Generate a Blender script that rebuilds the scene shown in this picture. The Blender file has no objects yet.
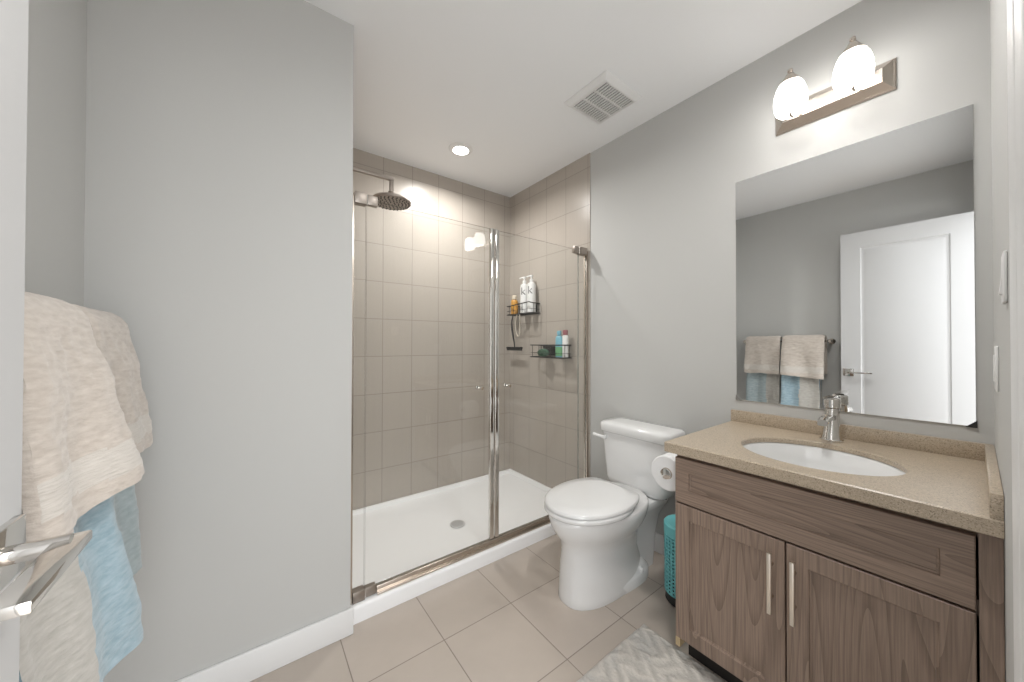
import bpy, bmesh, math, random
from mathutils import Vector, Matrix, noise
random.seed(7)
S = bpy.context.scene
COL = S.collection
PI = math.pi

# ------------------------------------------------------------------ camera
H = 2.44
W = 1.8203          # vanity wall
YF = 1.5025         # partition wall face
YB = 2.4444         # shower back wall
XE = 0.3246         # end of partition = shower left wall
XL = -0.376         # towel wall
YN = -0.034         # entry wall
YT = 1.5482         # where the wall tiling starts
TT = 0.006          # tile thickness

def make_camera():
    yaw, pt, r = math.radians(36.9101), math.radians(0.5079), math.radians(0.1009)
    fw = Vector((math.sin(yaw)*math.cos(pt), math.cos(yaw)*math.cos(pt), math.sin(pt)))
    rt = Vector((math.cos(yaw), -math.sin(yaw), 0)); up = rt.cross(fw)
    rt2 = math.cos(r)*rt + math.sin(r)*up; up2 = -math.sin(r)*rt + math.cos(r)*up
    cd = bpy.data.cameras.new('camera'); cam = bpy.data.objects.new('camera', cd); COL.objects.link(cam)
    cd.sensor_width = 36; cd.lens = 347.8267/1024*36; cd.clip_start = 0.01
    m = Matrix((rt2, up2, -fw)).transposed().to_4x4(); m.translation = Vector((0, 0, 1.1528))
    cam.matrix_world = m
    S.camera = cam
make_camera()

# ------------------------------------------------------------------ world, lamps, exposure
S.view_settings.view_transform = 'Standard'
S.view_settings.look = 'None'
S.view_settings.gamma = 1
S.view_settings.use_curve_mapping = False
S.view_settings.exposure = 0.0
wd = bpy.data.worlds.new('world'); S.world = wd; wd.use_nodes = True
bg = wd.node_tree.nodes['Background']
bg.inputs[0].default_value = (0.96, 0.98, 1.0, 1); bg.inputs[1].default_value = 5.2

def area(name, loc, rot, size, power, color=(1, 1, 1), sizey=None, shape=None, portal=False, spread=None):
    l = bpy.data.lights.new(name, 'AREA'); l.energy = power; l.color = color; l.size = size
    if shape: l.shape = shape
    if sizey: l.shape = 'RECTANGLE'; l.size_y = sizey
    if spread: l.spread = spread
    if portal: l.cycles.is_portal = True
    o = bpy.data.objects.new(name, l); COL.objects.link(o); o.location = loc; o.rotation_euler = rot
    return o
# daylight from the hall comes in through the open doorway
area('doorway_portal', (0.076, -0.16, 1.02), (PI/2, 0, 0), 0.636, 1, sizey=2.04, portal=True)
POT = (1.10, 2.03)
area('shower_downlight_lamp', (POT[0], POT[1], H-0.022), (0, 0, 0), 0.10, 14.0, (1, 0.985, 0.96), shape='DISK', spread=math.radians(162))
area('added_room_fill', (0.90, 0.35, H-0.004), (0, 0, 0), 0.16, 9.5, (1, 0.985, 0.965), shape='DISK', spread=math.radians(165))  # fill lamp added out of frame, without a fixture, to even out the room
SHADE_L = 8.0

# ------------------------------------------------------------------ materials
def nmat(name):
    m = bpy.data.materials.new(name); m.use_nodes = True
    nt = m.node_tree
    return m, nt, nt.nodes['Principled BSDF']
def link(nt, a, b): nt.links.new(a, b)
def node(nt, t, **k):
    n = nt.nodes.new(t)
    for a, v in k.items(): setattr(n, a, v)
    return n
def simple(name, col, rough=0.5, metal=0.0, noise_amt=0.0, nscale=8, bump=0.0, bscale=200, coat=0.0, sheen=0.0):
    m, nt, b = nmat(name)
    b.inputs['Base Color'].default_value = (*col, 1); b.inputs['Roughness'].default_value = rough
    b.inputs['Metallic'].default_value = metal
    if coat: b.inputs['Coat Weight'].default_value = coat
    if sheen: b.inputs['Sheen Weight'].default_value = sheen
    tc = node(nt, 'ShaderNodeTexCoord')
    if noise_amt:
        n = node(nt, 'ShaderNodeTexNoise'); n.inputs['Scale'].default_value = nscale; n.inputs['Detail'].default_value = 5
        link(nt, tc.outputs['Object'], n.inputs['Vector'])
        r = node(nt, 'ShaderNodeMix', data_type='RGBA')
        r.inputs[6].default_value = (*[max(0, c*(1-noise_amt)) for c in col], 1); r.inputs[7].default_value = (*[min(1, c*(1+noise_amt)) for c in col], 1)
        link(nt, n.outputs['Fac'], r.inputs[0]); link(nt, r.outputs[2], b.inputs['Base Color'])
    if bump:
        n2 = node(nt, 'ShaderNodeTexNoise'); n2.inputs['Scale'].default_value = bscale; n2.inputs['Detail'].default_value = 3
        link(nt, tc.outputs['Object'], n2.inputs['Vector'])
        bp = node(nt, 'ShaderNodeBump'); bp.inputs['Strength'].default_value = bump; bp.inputs['Distance'].default_value = 0.002
        link(nt, n2.outputs['Fac'], bp.inputs['Height']); link(nt, bp.outputs[0], b.inputs['Normal'])
    return m

M = {}
M['wall'] = simple('wall_paint', (0.535, 0.535, 0.52), 0.75, bump=0.05, bscale=350)
M['ceiling'] = simple('ceiling_paint', (0.875, 0.885, 0.895), 0.9, bump=0.05, bscale=300)
M['trim'] = simple('trim_paint', (0.78, 0.78, 0.775), 0.4)
M['door'] = simple('door_paint', (0.54, 0.54, 0.54), 0.4)
M['porcelain'] = simple('porcelain', (0.80, 0.80, 0.795), 0.12, coat=0.3)
M['acrylic'] = simple('tray_acrylic', (0.90, 0.90, 0.90), 0.3)
M['plastic_white'] = simple('white_plastic', (0.78, 0.78, 0.77), 0.35)
M['chrome'] = simple('chrome', (0.72, 0.70, 0.67), 0.08, 1.0)
M['nickel'] = simple('brushed_nickel', (0.60, 0.54, 0.48), 0.25, 1.0)
M['pull'] = simple('pale_nickel', (0.80, 0.74, 0.66), 0.35, 1.0)
M['black'] = simple('black_wire', (0.012, 0.011, 0.010), 0.4)
M['rubber'] = simple('dark_rubber', (0.02, 0.02, 0.02), 0.6)
M['hinge'] = simple('hinge_metal', (0.36, 0.32, 0.285), 0.42, 1.0)
M['drain'] = simple('drain_metal', (0.70, 0.70, 0.70), 0.4, 0.35)
M['shadow_gap'] = simple('painted_shadow', (0.015, 0.012, 0.01), 0.8)  # near-black colour paints in the shade of the toe-kick recess and drain holes
M['slat'] = simple('vent_plastic', (0.72, 0.72, 0.71), 0.5)
M['vent_dark'] = simple('vent_duct', (0.06, 0.06, 0.06), 0.8)
M['teal'] = simple('teal_plastic', (0.16, 0.52, 0.55), 0.4)
M['paper'] = simple('tissue_paper', (0.80, 0.80, 0.80), 0.9, bump=0.2, bscale=150)
M['cardboard'] = simple('cardboard', (0.42, 0.33, 0.24), 0.9)
M['rawwood'] = simple('raw_wood_edge', (0.52, 0.40, 0.24), 0.7, noise_amt=0.15, nscale=30)
M['orange'] = simple('amber_plastic', (0.55, 0.27, 0.04), 0.3)
M['cream'] = simple('cream_plastic', (0.75, 0.66, 0.52), 0.4)
M['blue'] = simple('light_blue_plastic', (0.20, 0.46, 0.56), 0.3)
M['green'] = simple('green_plastic', (0.16, 0.42, 0.20), 0.3)
M['maroon'] = simple('maroon_plastic', (0.28, 0.10, 0.11), 0.4)
M['soap'] = simple('dark_green_scrub', (0.06, 0.13, 0.08), 0.8, bump=0.5, bscale=300)
M['ink'] = simple('black_ink', (0.02, 0.02, 0.02), 0.6)
M['loofah'] = simple('cream_cord', (0.55, 0.50, 0.42), 0.8)

# mirror
m, nt, b = nmat('mirror_silver'); b.inputs['Base Color'].default_value = (0.86, 0.87, 0.87, 1); b.inputs['Metallic'].default_value = 1; b.inputs['Roughness'].default_value = 0.0
M['mirror'] = m
# thin clear glass
m, nt, b = nmat('clear_glass'); nt.nodes.remove(b)
out = nt.nodes['Material Output']
fr = node(nt, 'ShaderNodeFresnel')
ge = node(nt, 'ShaderNodeNewGeometry'); mi = node(nt, 'ShaderNodeMix', data_type='FLOAT'); mi.inputs[2].default_value = 1.45; mi.inputs[3].default_value = 1/1.45
link(nt, ge.outputs['Backfacing'], mi.inputs[0]); link(nt, mi.outputs[0], fr.inputs['IOR'])
tr = node(nt, 'ShaderNodeBsdfTransparent'); tr.inputs[0].default_value = (0.986, 0.990, 0.986, 1)
gl = node(nt, 'ShaderNodeBsdfGlossy'); gl.inputs['Roughness'].default_value = 0.0
mx = node(nt, 'ShaderNodeMixShader')
link(nt, fr.outputs[0], mx.inputs[0]); link(nt, tr.outputs[0], mx.inputs[1]); link(nt, gl.outputs[0], mx.inputs[2]); link(nt, mx.outputs[0], out.inputs[0])
M['glass'] = m
m, nt, b = nmat('glass_edge'); b.inputs['Base Color'].default_value = (0.20, 0.24, 0.22, 1); b.inputs['Roughness'].default_value = 0.1; b.inputs['Alpha'].default_value = 0.55
M['glass_edge'] = m
def emissive(name, col, s):
    m, nt, b = nmat(name)
    b.inputs['Base Color'].default_value = (0.9, 0.9, 0.9, 1); b.inputs['Roughness'].default_value = 0.3
    b.inputs['Emission Color'].default_value = (*col, 1); b.inputs['Emission Strength'].default_value = s
    return m
M['shade'] = emissive('lit_opal_glass', (1, 0.97, 0.94), SHADE_L)
M['diffuser'] = emissive('lit_diffuser', (1, 0.96, 0.9), 9.0)

def tile_mat(name, axes, offs, bw, rh, c1, c2, grout, mortar, rough, stria=0.0, cloud=0.06, bumpd=0.4):
    m, nt, b = nmat(name)
    tc = node(nt, 'ShaderNodeTexCoord'); sp = node(nt, 'ShaderNodeSeparateXYZ'); link(nt, tc.outputs['Object'], sp.inputs[0])
    cb = node(nt, 'ShaderNodeCombineXYZ')
    for i, a in enumerate(axes):
        ad = node(nt, 'ShaderNodeMath', operation='ADD'); ad.inputs[1].default_value = -offs[i] + 20*(bw, rh)[i]
        link(nt, sp.outputs['XYZ'.index(a)], ad.inputs[0]); link(nt, ad.outputs[0], cb.inputs[i])
    br = node(nt, 'ShaderNodeTexBrick'); br.offset = 0; br.squash = 1
    br.inputs['Scale'].default_value = 1; br.inputs['Brick Width'].default_value = bw; br.inputs['Row Height'].default_value = rh
    br.inputs['Mortar Size'].default_value = mortar; br.inputs['Mortar Smooth'].default_value = 0.3
    br.inputs['Color1'].default_value = (*c1, 1); br.inputs['Color2'].default_value = (*c2, 1); br.inputs['Mortar'].default_value = (*grout, 1)
    link(nt, cb.outputs[0], br.inputs['Vector'])
    # cloudy / striated variation
    mp = node(nt, 'ShaderNodeMapping'); link(nt, tc.outputs['Object'], mp.inputs[0])
    if stria: mp.inputs['Scale'].default_value = (40, 40, 1.2)
    n = node(nt, 'ShaderNodeTexNoise'); n.inputs['Scale'].default_value = 3 if stria else 5; n.inputs['Detail'].default_value = 6; n.inputs['Roughness'].default_value = 0.6
    link(nt, mp.outputs[0], n.inputs['Vector'])
    mr = node(nt, 'ShaderNodeMapRange'); mr.inputs[3].default_value = 1-cloud; mr.inputs[4].default_value = 1+cloud
    link(nt, n.outputs['Fac'], mr.inputs[0])
    mu = node(nt, 'ShaderNodeVectorMath', operation='SCALE'); link(nt, br.outputs['Color'], mu.inputs[0]); link(nt, mr.outputs[0], mu.inputs['Scale'])
    link(nt, mu.outputs[0], b.inputs['Base Color'])
    b.inputs['Roughness'].default_value = rough
    bp = node(nt, 'ShaderNodeBump'); bp.inputs['Strength'].default_value = bumpd; bp.inputs['Distance'].default_value = 0.0015; bp.invert = True
    link(nt, br.outputs['Fac'], bp.inputs['Height']); link(nt, bp.outputs[0], b.inputs['Normal'])
    return m
TC1, TC2, TG = (0.455, 0.41, 0.362), (0.435, 0.392, 0.345), (0.32, 0.282, 0.245)
M['tile_back'] = tile_mat('shower_tile_back', 'XZ', (0.724, 0.299), 0.206, 0.256, TC1, TC2, TG, 0.0028, 0.28, 1, 0.05)
M['tile_side'] = tile_mat('shower_tile_side', 'YZ', (1.770, 0.299), 0.206, 0.256, TC1, TC2, TG, 0.0028, 0.28, 1, 0.05)
M['floor'] = tile_mat('floor_tile', 'XY', (0.287, 0.903), 0.323, 0.345, (0.51, 0.445, 0.39), (0.475, 0.415, 0.36), (0.27, 0.225, 0.19), 0.0022, 0.42, 0, 0.10)

def wood(name, axis):
    m, nt, b = nmat(name)
    tc = node(nt, 'ShaderNodeTexCoord'); oi = node(nt, 'ShaderNodeObjectInfo')
    ad = node(nt, 'ShaderNodeVectorMath', operation='ADD')
    cm = node(nt, 'ShaderNodeVectorMath', operation='SCALE'); cm.inputs[0].default_value = (3.1, 5.7, 2.3); link(nt, oi.outputs['Random'], cm.inputs['Scale'])
    link(nt, tc.outputs['Object'], ad.inputs[0]); link(nt, cm.outputs[0], ad.inputs[1])
    mp = node(nt, 'ShaderNodeMapping'); sc = [8.5, 8.5, 8.5]; sc['XYZ'.index(axis)] = 0.62
    mp.inputs['Scale'].default_value = sc; link(nt, ad.outputs[0], mp.inputs[0])
    n = node(nt, 'ShaderNodeTexNoise'); n.inputs['Scale'].default_value = 1.0; n.inputs['Detail'].default_value = 0.6; n.inputs['Distortion'].default_value = 0.1
    link(nt, mp.outputs[0], n.inputs['Vector'])
    k = node(nt, 'ShaderNodeMath', operation='MULTIPLY'); k.inputs[1].default_value = 20; link(nt, n.outputs['Fac'], k.inputs[0])
    f = node(nt, 'ShaderNodeMath', operation='FRACT'); link(nt, k.outputs[0], f.inputs[0])
    mp2 = node(nt, 'ShaderNodeMapping'); s2 = [260, 260, 260]; s2['XYZ'.index(axis)] = 7; mp2.inputs['Scale'].default_value = s2
    link(nt, ad.outputs[0], mp2.inputs[0])
    n2 = node(nt, 'ShaderNodeTexNoise'); n2.inputs['Scale'].default_value = 1; n2.inputs['Detail'].default_value = 3
    link(nt, mp2.outputs[0], n2.inputs['Vector'])
    rp = node(nt, 'ShaderNodeValToRGB'); e = rp.color_ramp.elements
    e[0].position = 0.0; e[0].color = (0.206, 0.147, 0.112, 1); e[1].position = 1.0; e[1].color = (0.301, 0.221, 0.172, 1)
    x = rp.color_ramp.elements.new(0.35); x.color = (0.280, 0.203, 0.158, 1)
    x = rp.color_ramp.elements.new(0.93); x.color = (0.289, 0.212, 0.165, 1)
    link(nt, f.outputs[0], rp.inputs[0])
    mr = node(nt, 'ShaderNodeMapRange'); mr.inputs[1].default_value = 0.3; mr.inputs[2].default_value = 0.7; mr.inputs[3].default_value = 0.78; mr.inputs[4].default_value = 1.15
    link(nt, n2.outputs['Fac'], mr.inputs[0])
    mu = node(nt, 'ShaderNodeVectorMath', operation='SCALE'); link(nt, rp.outputs[0], mu.inputs[0]); link(nt, mr.outputs[0], mu.inputs['Scale'])
    link(nt, mu.outputs[0], b.inputs['Base Color']); b.inputs['Roughness'].default_value = 0.42
    return m
M['wood_v'] = wood('stained_oak_vertical', 'Z'); M['wood_h'] = wood('stained_oak_horizontal', 'Y')

def stone():
    m, nt, b = nmat('beige_quartz')
    tc = node(nt, 'ShaderNodeTexCoord')
    v = node(nt, 'ShaderNodeTexVoronoi'); v.inputs['Scale'].default_value = 480; link(nt, tc.outputs['Object'], v.inputs['Vector'])
    rp = node(nt, 'ShaderNodeValToRGB'); e = rp.color_ramp.elements
    e[0].position = 0.0; e[0].color = (0.230, 0.190, 0.138, 1); e[1].position = 1.0; e[1].color = (0.575, 0.483, 0.368, 1)
    for p, c in ((0.18, (0.41, 0.335, 0.25)), (0.5, (0.45, 0.37, 0.28)), (0.85, (0.48, 0.40, 0.305))):
        x = rp.color_ramp.elements.new(p); x.color = (*c, 1)
    sx = node(nt, 'ShaderNodeSeparateColor'); link(nt, v.outputs['Color'], sx.inputs[0])
    link(nt, sx.outputs[0], rp.inputs[0]); link(nt, rp.outputs[0], b.inputs['Base Color'])
    b.inputs['Roughness'].default_value = 0.28
    return m
M['stone'] = stone()

def terry(name, ca, cb, axis_scale=(1, 1, 1), sheen=0.3):
    m, nt, b = nmat(name)
    tc = node(nt, 'ShaderNodeTexCoord'); mp = node(nt, 'ShaderNodeMapping'); mp.inputs['Scale'].default_value = axis_scale
    link(nt, tc.outputs['Object'], mp.inputs[0])
    n = node(nt, 'ShaderNodeTexNoise'); n.inputs['Scale'].default_value = 70; n.inputs['Detail'].default_value = 5
    link(nt, mp.outputs[0], n.inputs['Vector'])
    mr = node(nt, 'ShaderNodeMapRange'); mr.inputs[1].default_value = 0.3; mr.inputs[2].default_value = 0.7; link(nt, n.outputs['Fac'], mr.inputs[0])
    r = node(nt, 'ShaderNodeMix', data_type='RGBA'); r.inputs[6].default_value = (*ca, 1); r.inputs[7].default_value = (*cb, 1)
    link(nt, mr.outputs[0], r.inputs[0]); link(nt, r.outputs[2], b.inputs['Base Color'])
    b.inputs['Roughness'].default_value = 0.95; b.inputs['Sheen Weight'].default_value = sheen
    bp = node(nt, 'ShaderNodeBump'); bp.inputs['Strength'].default_value = 0.55; bp.inputs['Distance'].default_value = 0.005
    link(nt, n.outputs['Fac'], bp.inputs['Height']); link(nt, bp.outputs[0], b.inputs['Normal'])
    return m
M['beige_towel'] = terry('beige_terry', (0.50, 0.44, 0.385), (0.62, 0.56, 0.50), (1, 0.4, 1.8))
M['beige_hem'] = terry('beige_hem_band', (0.58, 0.54, 0.49), (0.64, 0.60, 0.55), (1, 0.2, 3))
M['blue_towel'] = terry('blue_terry', (0.25, 0.36, 0.42), (0.37, 0.48, 0.54), (1, 0.4, 1.8))
M['grey_towel'] = terry('grey_terry', (0.42, 0.405, 0.37), (0.53, 0.51, 0.475), (1, 0.4, 1.8))
M['bluegrey_towel'] = terry('bluegrey_terry', (0.33, 0.40, 0.42), (0.43, 0.50, 0.52), (1, 0.4, 1.8))

def rugmat():
    m, nt, b = nmat('chenille_rug')
    at = node(nt, 'ShaderNodeAttribute'); at.attribute_name = 'pile'
    tc = node(nt, 'ShaderNodeTexCoord')
    n = node(nt, 'ShaderNodeTexNoise'); n.inputs['Scale'].default_value = 90; n.inputs['Detail'].default_value = 4; link(nt, tc.outputs['Object'], n.inputs['Vector'])
    n3 = node(nt, 'ShaderNodeTexNoise'); n3.inputs['Scale'].default_value = 7; n3.inputs['Detail'].default_value = 3; link(nt, tc.outputs['Object'], n3.inputs['Vector'])
    ad = node(nt, 'ShaderNodeMath', operation='MULTIPLY_ADD'); ad.inputs[1].default_value = 0.7
    s = node(nt, 'ShaderNodeMath', operation='MULTIPLY'); s.inputs[1].default_value = 0.45; link(nt, n.outputs['Fac'], s.inputs[0])
    link(nt, at.outputs['Fac'], ad.inputs[0]); link(nt, s.outputs[0], ad.inputs[2])
    rp = node(nt, 'ShaderNodeValToRGB'); e = rp.color_ramp.elements
    e[0].position = 0.12; e[0].color = (0.48, 0.455, 0.42, 1); e[1].position = 0.75; e[1].color = (0.64, 0.60, 0.55, 1)
    link(nt, ad.outputs[0], rp.inputs[0])
    r = node(nt, 'ShaderNodeMix', data_type='RGBA', blend_type='MIX'); r.inputs[7].default_value = (0.44, 0.45, 0.45, 1)
    mr = node(nt, 'ShaderNodeMapRange'); mr.inputs[1].default_value = 0.48; mr.inputs[2].default_value = 0.66; mr.inputs[4].default_value = 0.6; link(nt, n3.outputs['Fac'], mr.inputs[0])
    link(nt, mr.outputs[0], r.inputs[0]); link(nt, rp.outputs[0], r.inputs[6])
    link(nt, r.outputs[2], b.inputs['Base Color']); b.inputs['Roughness'].default_value = 0.95; b.inputs['Sheen Weight'].default_value = 0.2
    bp = node(nt, 'ShaderNodeBump'); bp.inputs['Strength'].default_value = 0.7; bp.inputs['Distance'].default_value = 0.006
    link(nt, n.outputs['Fac'], bp.inputs['Height']); link(nt, bp.outputs[0], b.inputs['Normal'])
    return m
M['rug'] = rugmat()

# ------------------------------------------------------------------ mesh helpers
def box(bm, lo, hi, bev=0.0, seg=2):
    """axis aligned box, optionally bevelled"""
    t = bmesh.new(); bmesh.ops.create_cube(t, size=1)
    lo, hi = Vector(lo), Vector(hi)
    for v in t.verts:
        v.co = Vector([lo[i] + (v.co[i]+0.5)*(hi[i]-lo[i]) for i in range(3)])
    if bev: bmesh.ops.bevel(t, geom=t.edges[:], offset=bev, segments=seg, profile=0.5, affect='EDGES')
    merge(bm, t)
def merge(bm, t):
    me = bpy.data.meshes.new('tmp'); t.to_mesh(me); t.free(); bm.from_mesh(me); bpy.data.meshes.remove(me)
def loft(bm, rings, cap0=True, cap1=True, closed=True):
    vs = [[bm.verts.new(p) for p in r] for r in rings]
    n = len(rings[0])
    for a, b_ in zip(vs, vs[1:]):
        for i in range(n if closed else n-1):
            j = (i+1) % n
            bm.faces.new((a[i], a[j], b_[j], b_[i]))
    if cap0: bm.faces.new(list(reversed(vs[0])))
    if cap1: bm.faces.new(vs[-1])
    return vs
def lathe(bm, prof, c, axis='Z', n=32, cap0=True, cap1=True):
    """prof: (radius, height) pairs turned about an axis through c"""
    c = Vector(c); rings = []
    for r, h in prof:
        ring = []
        for k in range(n):
            a = 2*PI*k/n; x, y = r*math.cos(a), r*math.sin(a)
            ring.append(c + (Vector((x, y, h)) if axis == 'Z' else Vector((h, x, y)) if axis == 'X' else Vector((y, h, x))))
        rings.append(ring)
    loft(bm, rings, cap0, cap1)
def tube(bm, pts, r, n=10, closed=False, square=False):
    pts = [Vector(p) for p in pts]; rings = []; N = len(pts); prev = None
    if square: n = 4
    for i, p in enumerate(pts):
        if closed: t = (pts[(i+1) % N]-pts[i-1]).normalized()
        else: t = (pts[min(i+1, N-1)]-pts[max(i-1, 0)]).normalized()
        if prev is None:
            a = Vector((0, 0, 1)) if abs(t.z) < 0.9 else Vector((1, 0, 0)); u = t.cross(a).normalized()
        else: u = (prev - t*prev.dot(t)).normalized()
        prev = u; w = t.cross(u); rr = r[i] if isinstance(r, (list, tuple)) else r
        off = PI/4 if square else 0
        rings.append([p + rr*(math.cos(2*PI*k/n+off)*u + math.sin(2*PI*k/n+off)*w) for k in range(n)])
    if closed:
        rings.append(rings[0]); loft(bm, rings, False, False); bmesh.ops.remove_doubles(bm, verts=bm.verts[:], dist=1e-7)
    else: loft(bm, rings)
def rrect(cx, cy, hx, hy, r, z, n=5):
    p = []
    for sx, sy, a0 in ((1, 1, 0), (-1, 1, PI/2), (-1, -1, PI), (1, -1, 1.5*PI)):
        for k in range(n+1):
            a = a0 + PI/2*k/n
            p.append(Vector((cx+sx*(hx-r)+r*math.cos(a), cy+sy*(hy-r)+r*math.sin(a), z)))
    return p
def bez(pts, n=8):
    """Catmull-Rom through points"""
    pts = [Vector(p) for p in pts]; out = []
    P = [pts[0]*2-pts[1]] + pts + [pts[-1]*2-pts[-2]]
    for i in range(1, len(P)-2):
        for k in range(n):
            t = k/n; a, b_, c, d = P[i-1], P[i], P[i+1], P[i+2]
            out.append(0.5*((2*b_)+(-a+c)*t+(2*a-5*b_+4*c-d)*t*t+(-a+3*b_-3*c+d)*t**3))
    out.append(pts[-1]); return out

def worigin(o):
    v = Vector((0, 0, 0))
    while o: v += o.location; o = o.parent
    return v
def obj(name, bm, mat, parent=None, smooth=30, origin=None):
    """link a bmesh given in world coordinates as one object; its origin is its parent's or its own base"""
    bmesh.ops.recalc_face_normals(bm, faces=bm.faces[:])
    if parent: org = worigin(parent)
    elif origin is not None: org = Vector(origin)
    else:
        xs = [v.co for v in bm.verts]
        org = Vector(((min(v.x for v in xs)+max(v.x for v in xs))/2, (min(v.y for v in xs)+max(v.y for v in xs))/2, min(v.z for v in xs)))
    bmesh.ops.translate(bm, verts=bm.verts[:], vec=-org)
    me = bpy.data.meshes.new(name); bm.to_mesh(me); bm.free()
    for m_ in (mat if isinstance(mat, (list, tuple)) else [mat]): me.materials.append(m_)
    o = bpy.data.objects.new(name, me); COL.objects.link(o)
    if parent: o.parent = parent
    else: o.location = org
    if smooth:
        for p in me.polygons: p.use_smooth = True
        try: me.set_sharp_from_angle(angle=math.radians(smooth))
        except Exception: pass
    return o
def struct(name, bm, mat, parent=None, smooth=30):
    o = obj(name, bm, mat, parent, smooth, origin=(0, 0, 0)) if not parent else obj(name, bm, mat, parent, smooth)
    if not parent: o['kind'] = 'structure'
    return o
def thing(name, label, cat, loc, group=None):
    o = bpy.data.objects.new(name, None); COL.objects.link(o); o.location = loc; o.empty_display_size = 0.05
    o['label'] = label; o['category'] = cat
    if group: o['group'] = group
    return o
def tag(o, label, cat, group=None):
    o['label'] = label; o['category'] = cat
    if group: o['group'] = group
    return o
def B(): return bmesh.new()
def boxes(*bs, bev=0.0):
    bm = B()
    for lo, hi in bs: box(bm, lo, hi, bev)
    return bm

# ------------------------------------------------------------------ the room
T = 0.12
DX0, DX1, DH = -0.243, 0.395, 2.05       # doorway
struct('floor', boxes(((XL-T, -3.5, -0.1), (W+T, YB+T, 0))), M['floor'])
struct('ceiling', boxes(((XL-T, YN-T, H), (W+T, YB+T, H+0.1))), M['ceiling'])
struct('wall_right', boxes(((W, YN-T, 0), (W+T, YB+T, H))), M['wall'])
struct('wall_left', boxes(((XL-T, YN-T, 0), (XL, YF, H))), M['wall'])
struct('wall_front', boxes(((XL-T, YF, 0), (XE, YB+T, H))), M['wall'])
struct('wall_entry', boxes(((XL, YN-T, 0), (DX0, YN, H)), ((DX1, YN-T, 0), (W, YN, H)), ((DX0, YN-T, DH), (DX1, YN, H))), M['wall'])
struct('wall_back', boxes(((XE, YB, 0), (W, YB+T, H))), M['tile_back'])
struct('wall_shower_right', boxes(((W-TT, YT, 0.05), (W, YB, H))), M['tile_side'])
struct('wall_shower_left', boxes(((XE, YT, 0.05), (XE+TT, YB, H))), M['tile_side'])
def baseboard(name, lo, hi, out):
    """out: index of the thin axis; top outer edge rounded"""
    bm = boxes((lo, hi), bev=0.004); struct(name, bm, M['trim'])
BH, BT = 0.103, 0.013
baseboard('baseboard_front', (XL, YF-BT, 0), (XE+0.010, YF, BH), 1)
baseboard('baseboard_left', (XL, YN, 0), (XL+BT, YF-BT, BH), 0)
baseboard('baseboard_right', (W-BT, 0.68, 0), (W, 1.534, BH), 0)
# door casing round the doorway
bm = B()
box(bm, (0.468, YN-0.001, 0), (0.549, YN+0.015, DH+0.066), 0.005, 3); box(bm, (DX1-0.004, YN-0.001, 0), (0.4675, YN+0.0145, DH+0.062), 0.002, 2)
box(bm, (XL+0.075, YN-0.001, 0), (DX0+0.006, YN+0.015, DH+0.066), 0.005, 3)
box(bm, (DX0-0.004, YN-0.001, DH-0.006), (0.47, YN+0.0145, DH+0.066), 0.005, 3)
struct('trim_1', bm, M['trim'])

# open door with its lever
XD = -0.208; DT = 0.035; DY0, DY1 = -0.018, 0.655
bm = B()
t = bmesh.new(); bmesh.ops.create_cube(t, size=1)
for v in t.verts: v.co = Vector((XD-DT + (v.co.x+.5)*DT, DY0+(v.co.y+.5)*(DY1-DY0), 0.012+(v.co.z+.5)*2.03))
fx = [f for f in t.faces if f.normal.x > 0.9]
merge(bm, t)
# recessed panels with a moulded step, on the room face (the face is rebuilt as a grid with openings)
bm.faces.ensure_lookup_table()
for f in [f for f in bm.faces if f.calc_center_median().x > XD-0.001 and abs(f.normal.x) > 0.9]: bm.faces.remove(f)
ys = [DY0, DY0+0.115, DY1-0.115, DY1]; zs = [0.012, 0.24, 1.92, 2.042]
def quad(bm, pts): bm.faces.new([bm.verts.new(p) for p in pts])
for i in range(3):
    for j in range(3):
        y0, y1, z0, z1 = ys[i], ys[i+1], zs[j], zs[j+1]
        if i == 1 and j == 1:
            rr = [(0.0, 0.0), (0.006, -0.007), (0.018, -0.009), (0.040, -0.003)]
            R_ = [[bm.verts.new((XD+dx, y, z)) for y, z in ((y0+d, z0+d), (y1-d, z0+d), (y1-d, z1-d), (y0+d, z1-d))] for d, dx in rr]
            for a, b_ in zip(R_, R_[1:]):
                for k in range(4): bm.faces.new((a[k], a[(k+1) % 4], b_[(k+1) % 4], b_[k]))
            bm.faces.new(R_[-1])
        else: quad(bm, [(XD, y0, z0), (XD, y1, z0), (XD, y1, z1), (XD, y0, z1)])
bmesh.ops.remove_doubles(bm, verts=bm.verts[:], dist=1e-5)
door = struct('door_1', bm, M['door'], smooth=20)
HZ, HY = 0.932, 0.610
bm = boxes(((XD-0.001, HY-0.030, HZ-0.030), (XD+0.008, HY+0.032, HZ+0.030)), bev=0.002)
hd = obj('door_handle', bm, M['chrome'], door)
bm = B(); lathe(bm, [(0.0095, 0), (0.0095, 0.045)], (XD+0.006, HY-0.008, HZ+0.001), 'X', 24); obj('handle_neck', bm, M['chrome'], hd)
bm = boxes(((XD+0.038, HY-0.138, HZ-0.004), (XD+0.064, HY+0.002, HZ+0.007)), bev=0.0015); obj('lever', bm, M['chrome'], hd)

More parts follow.
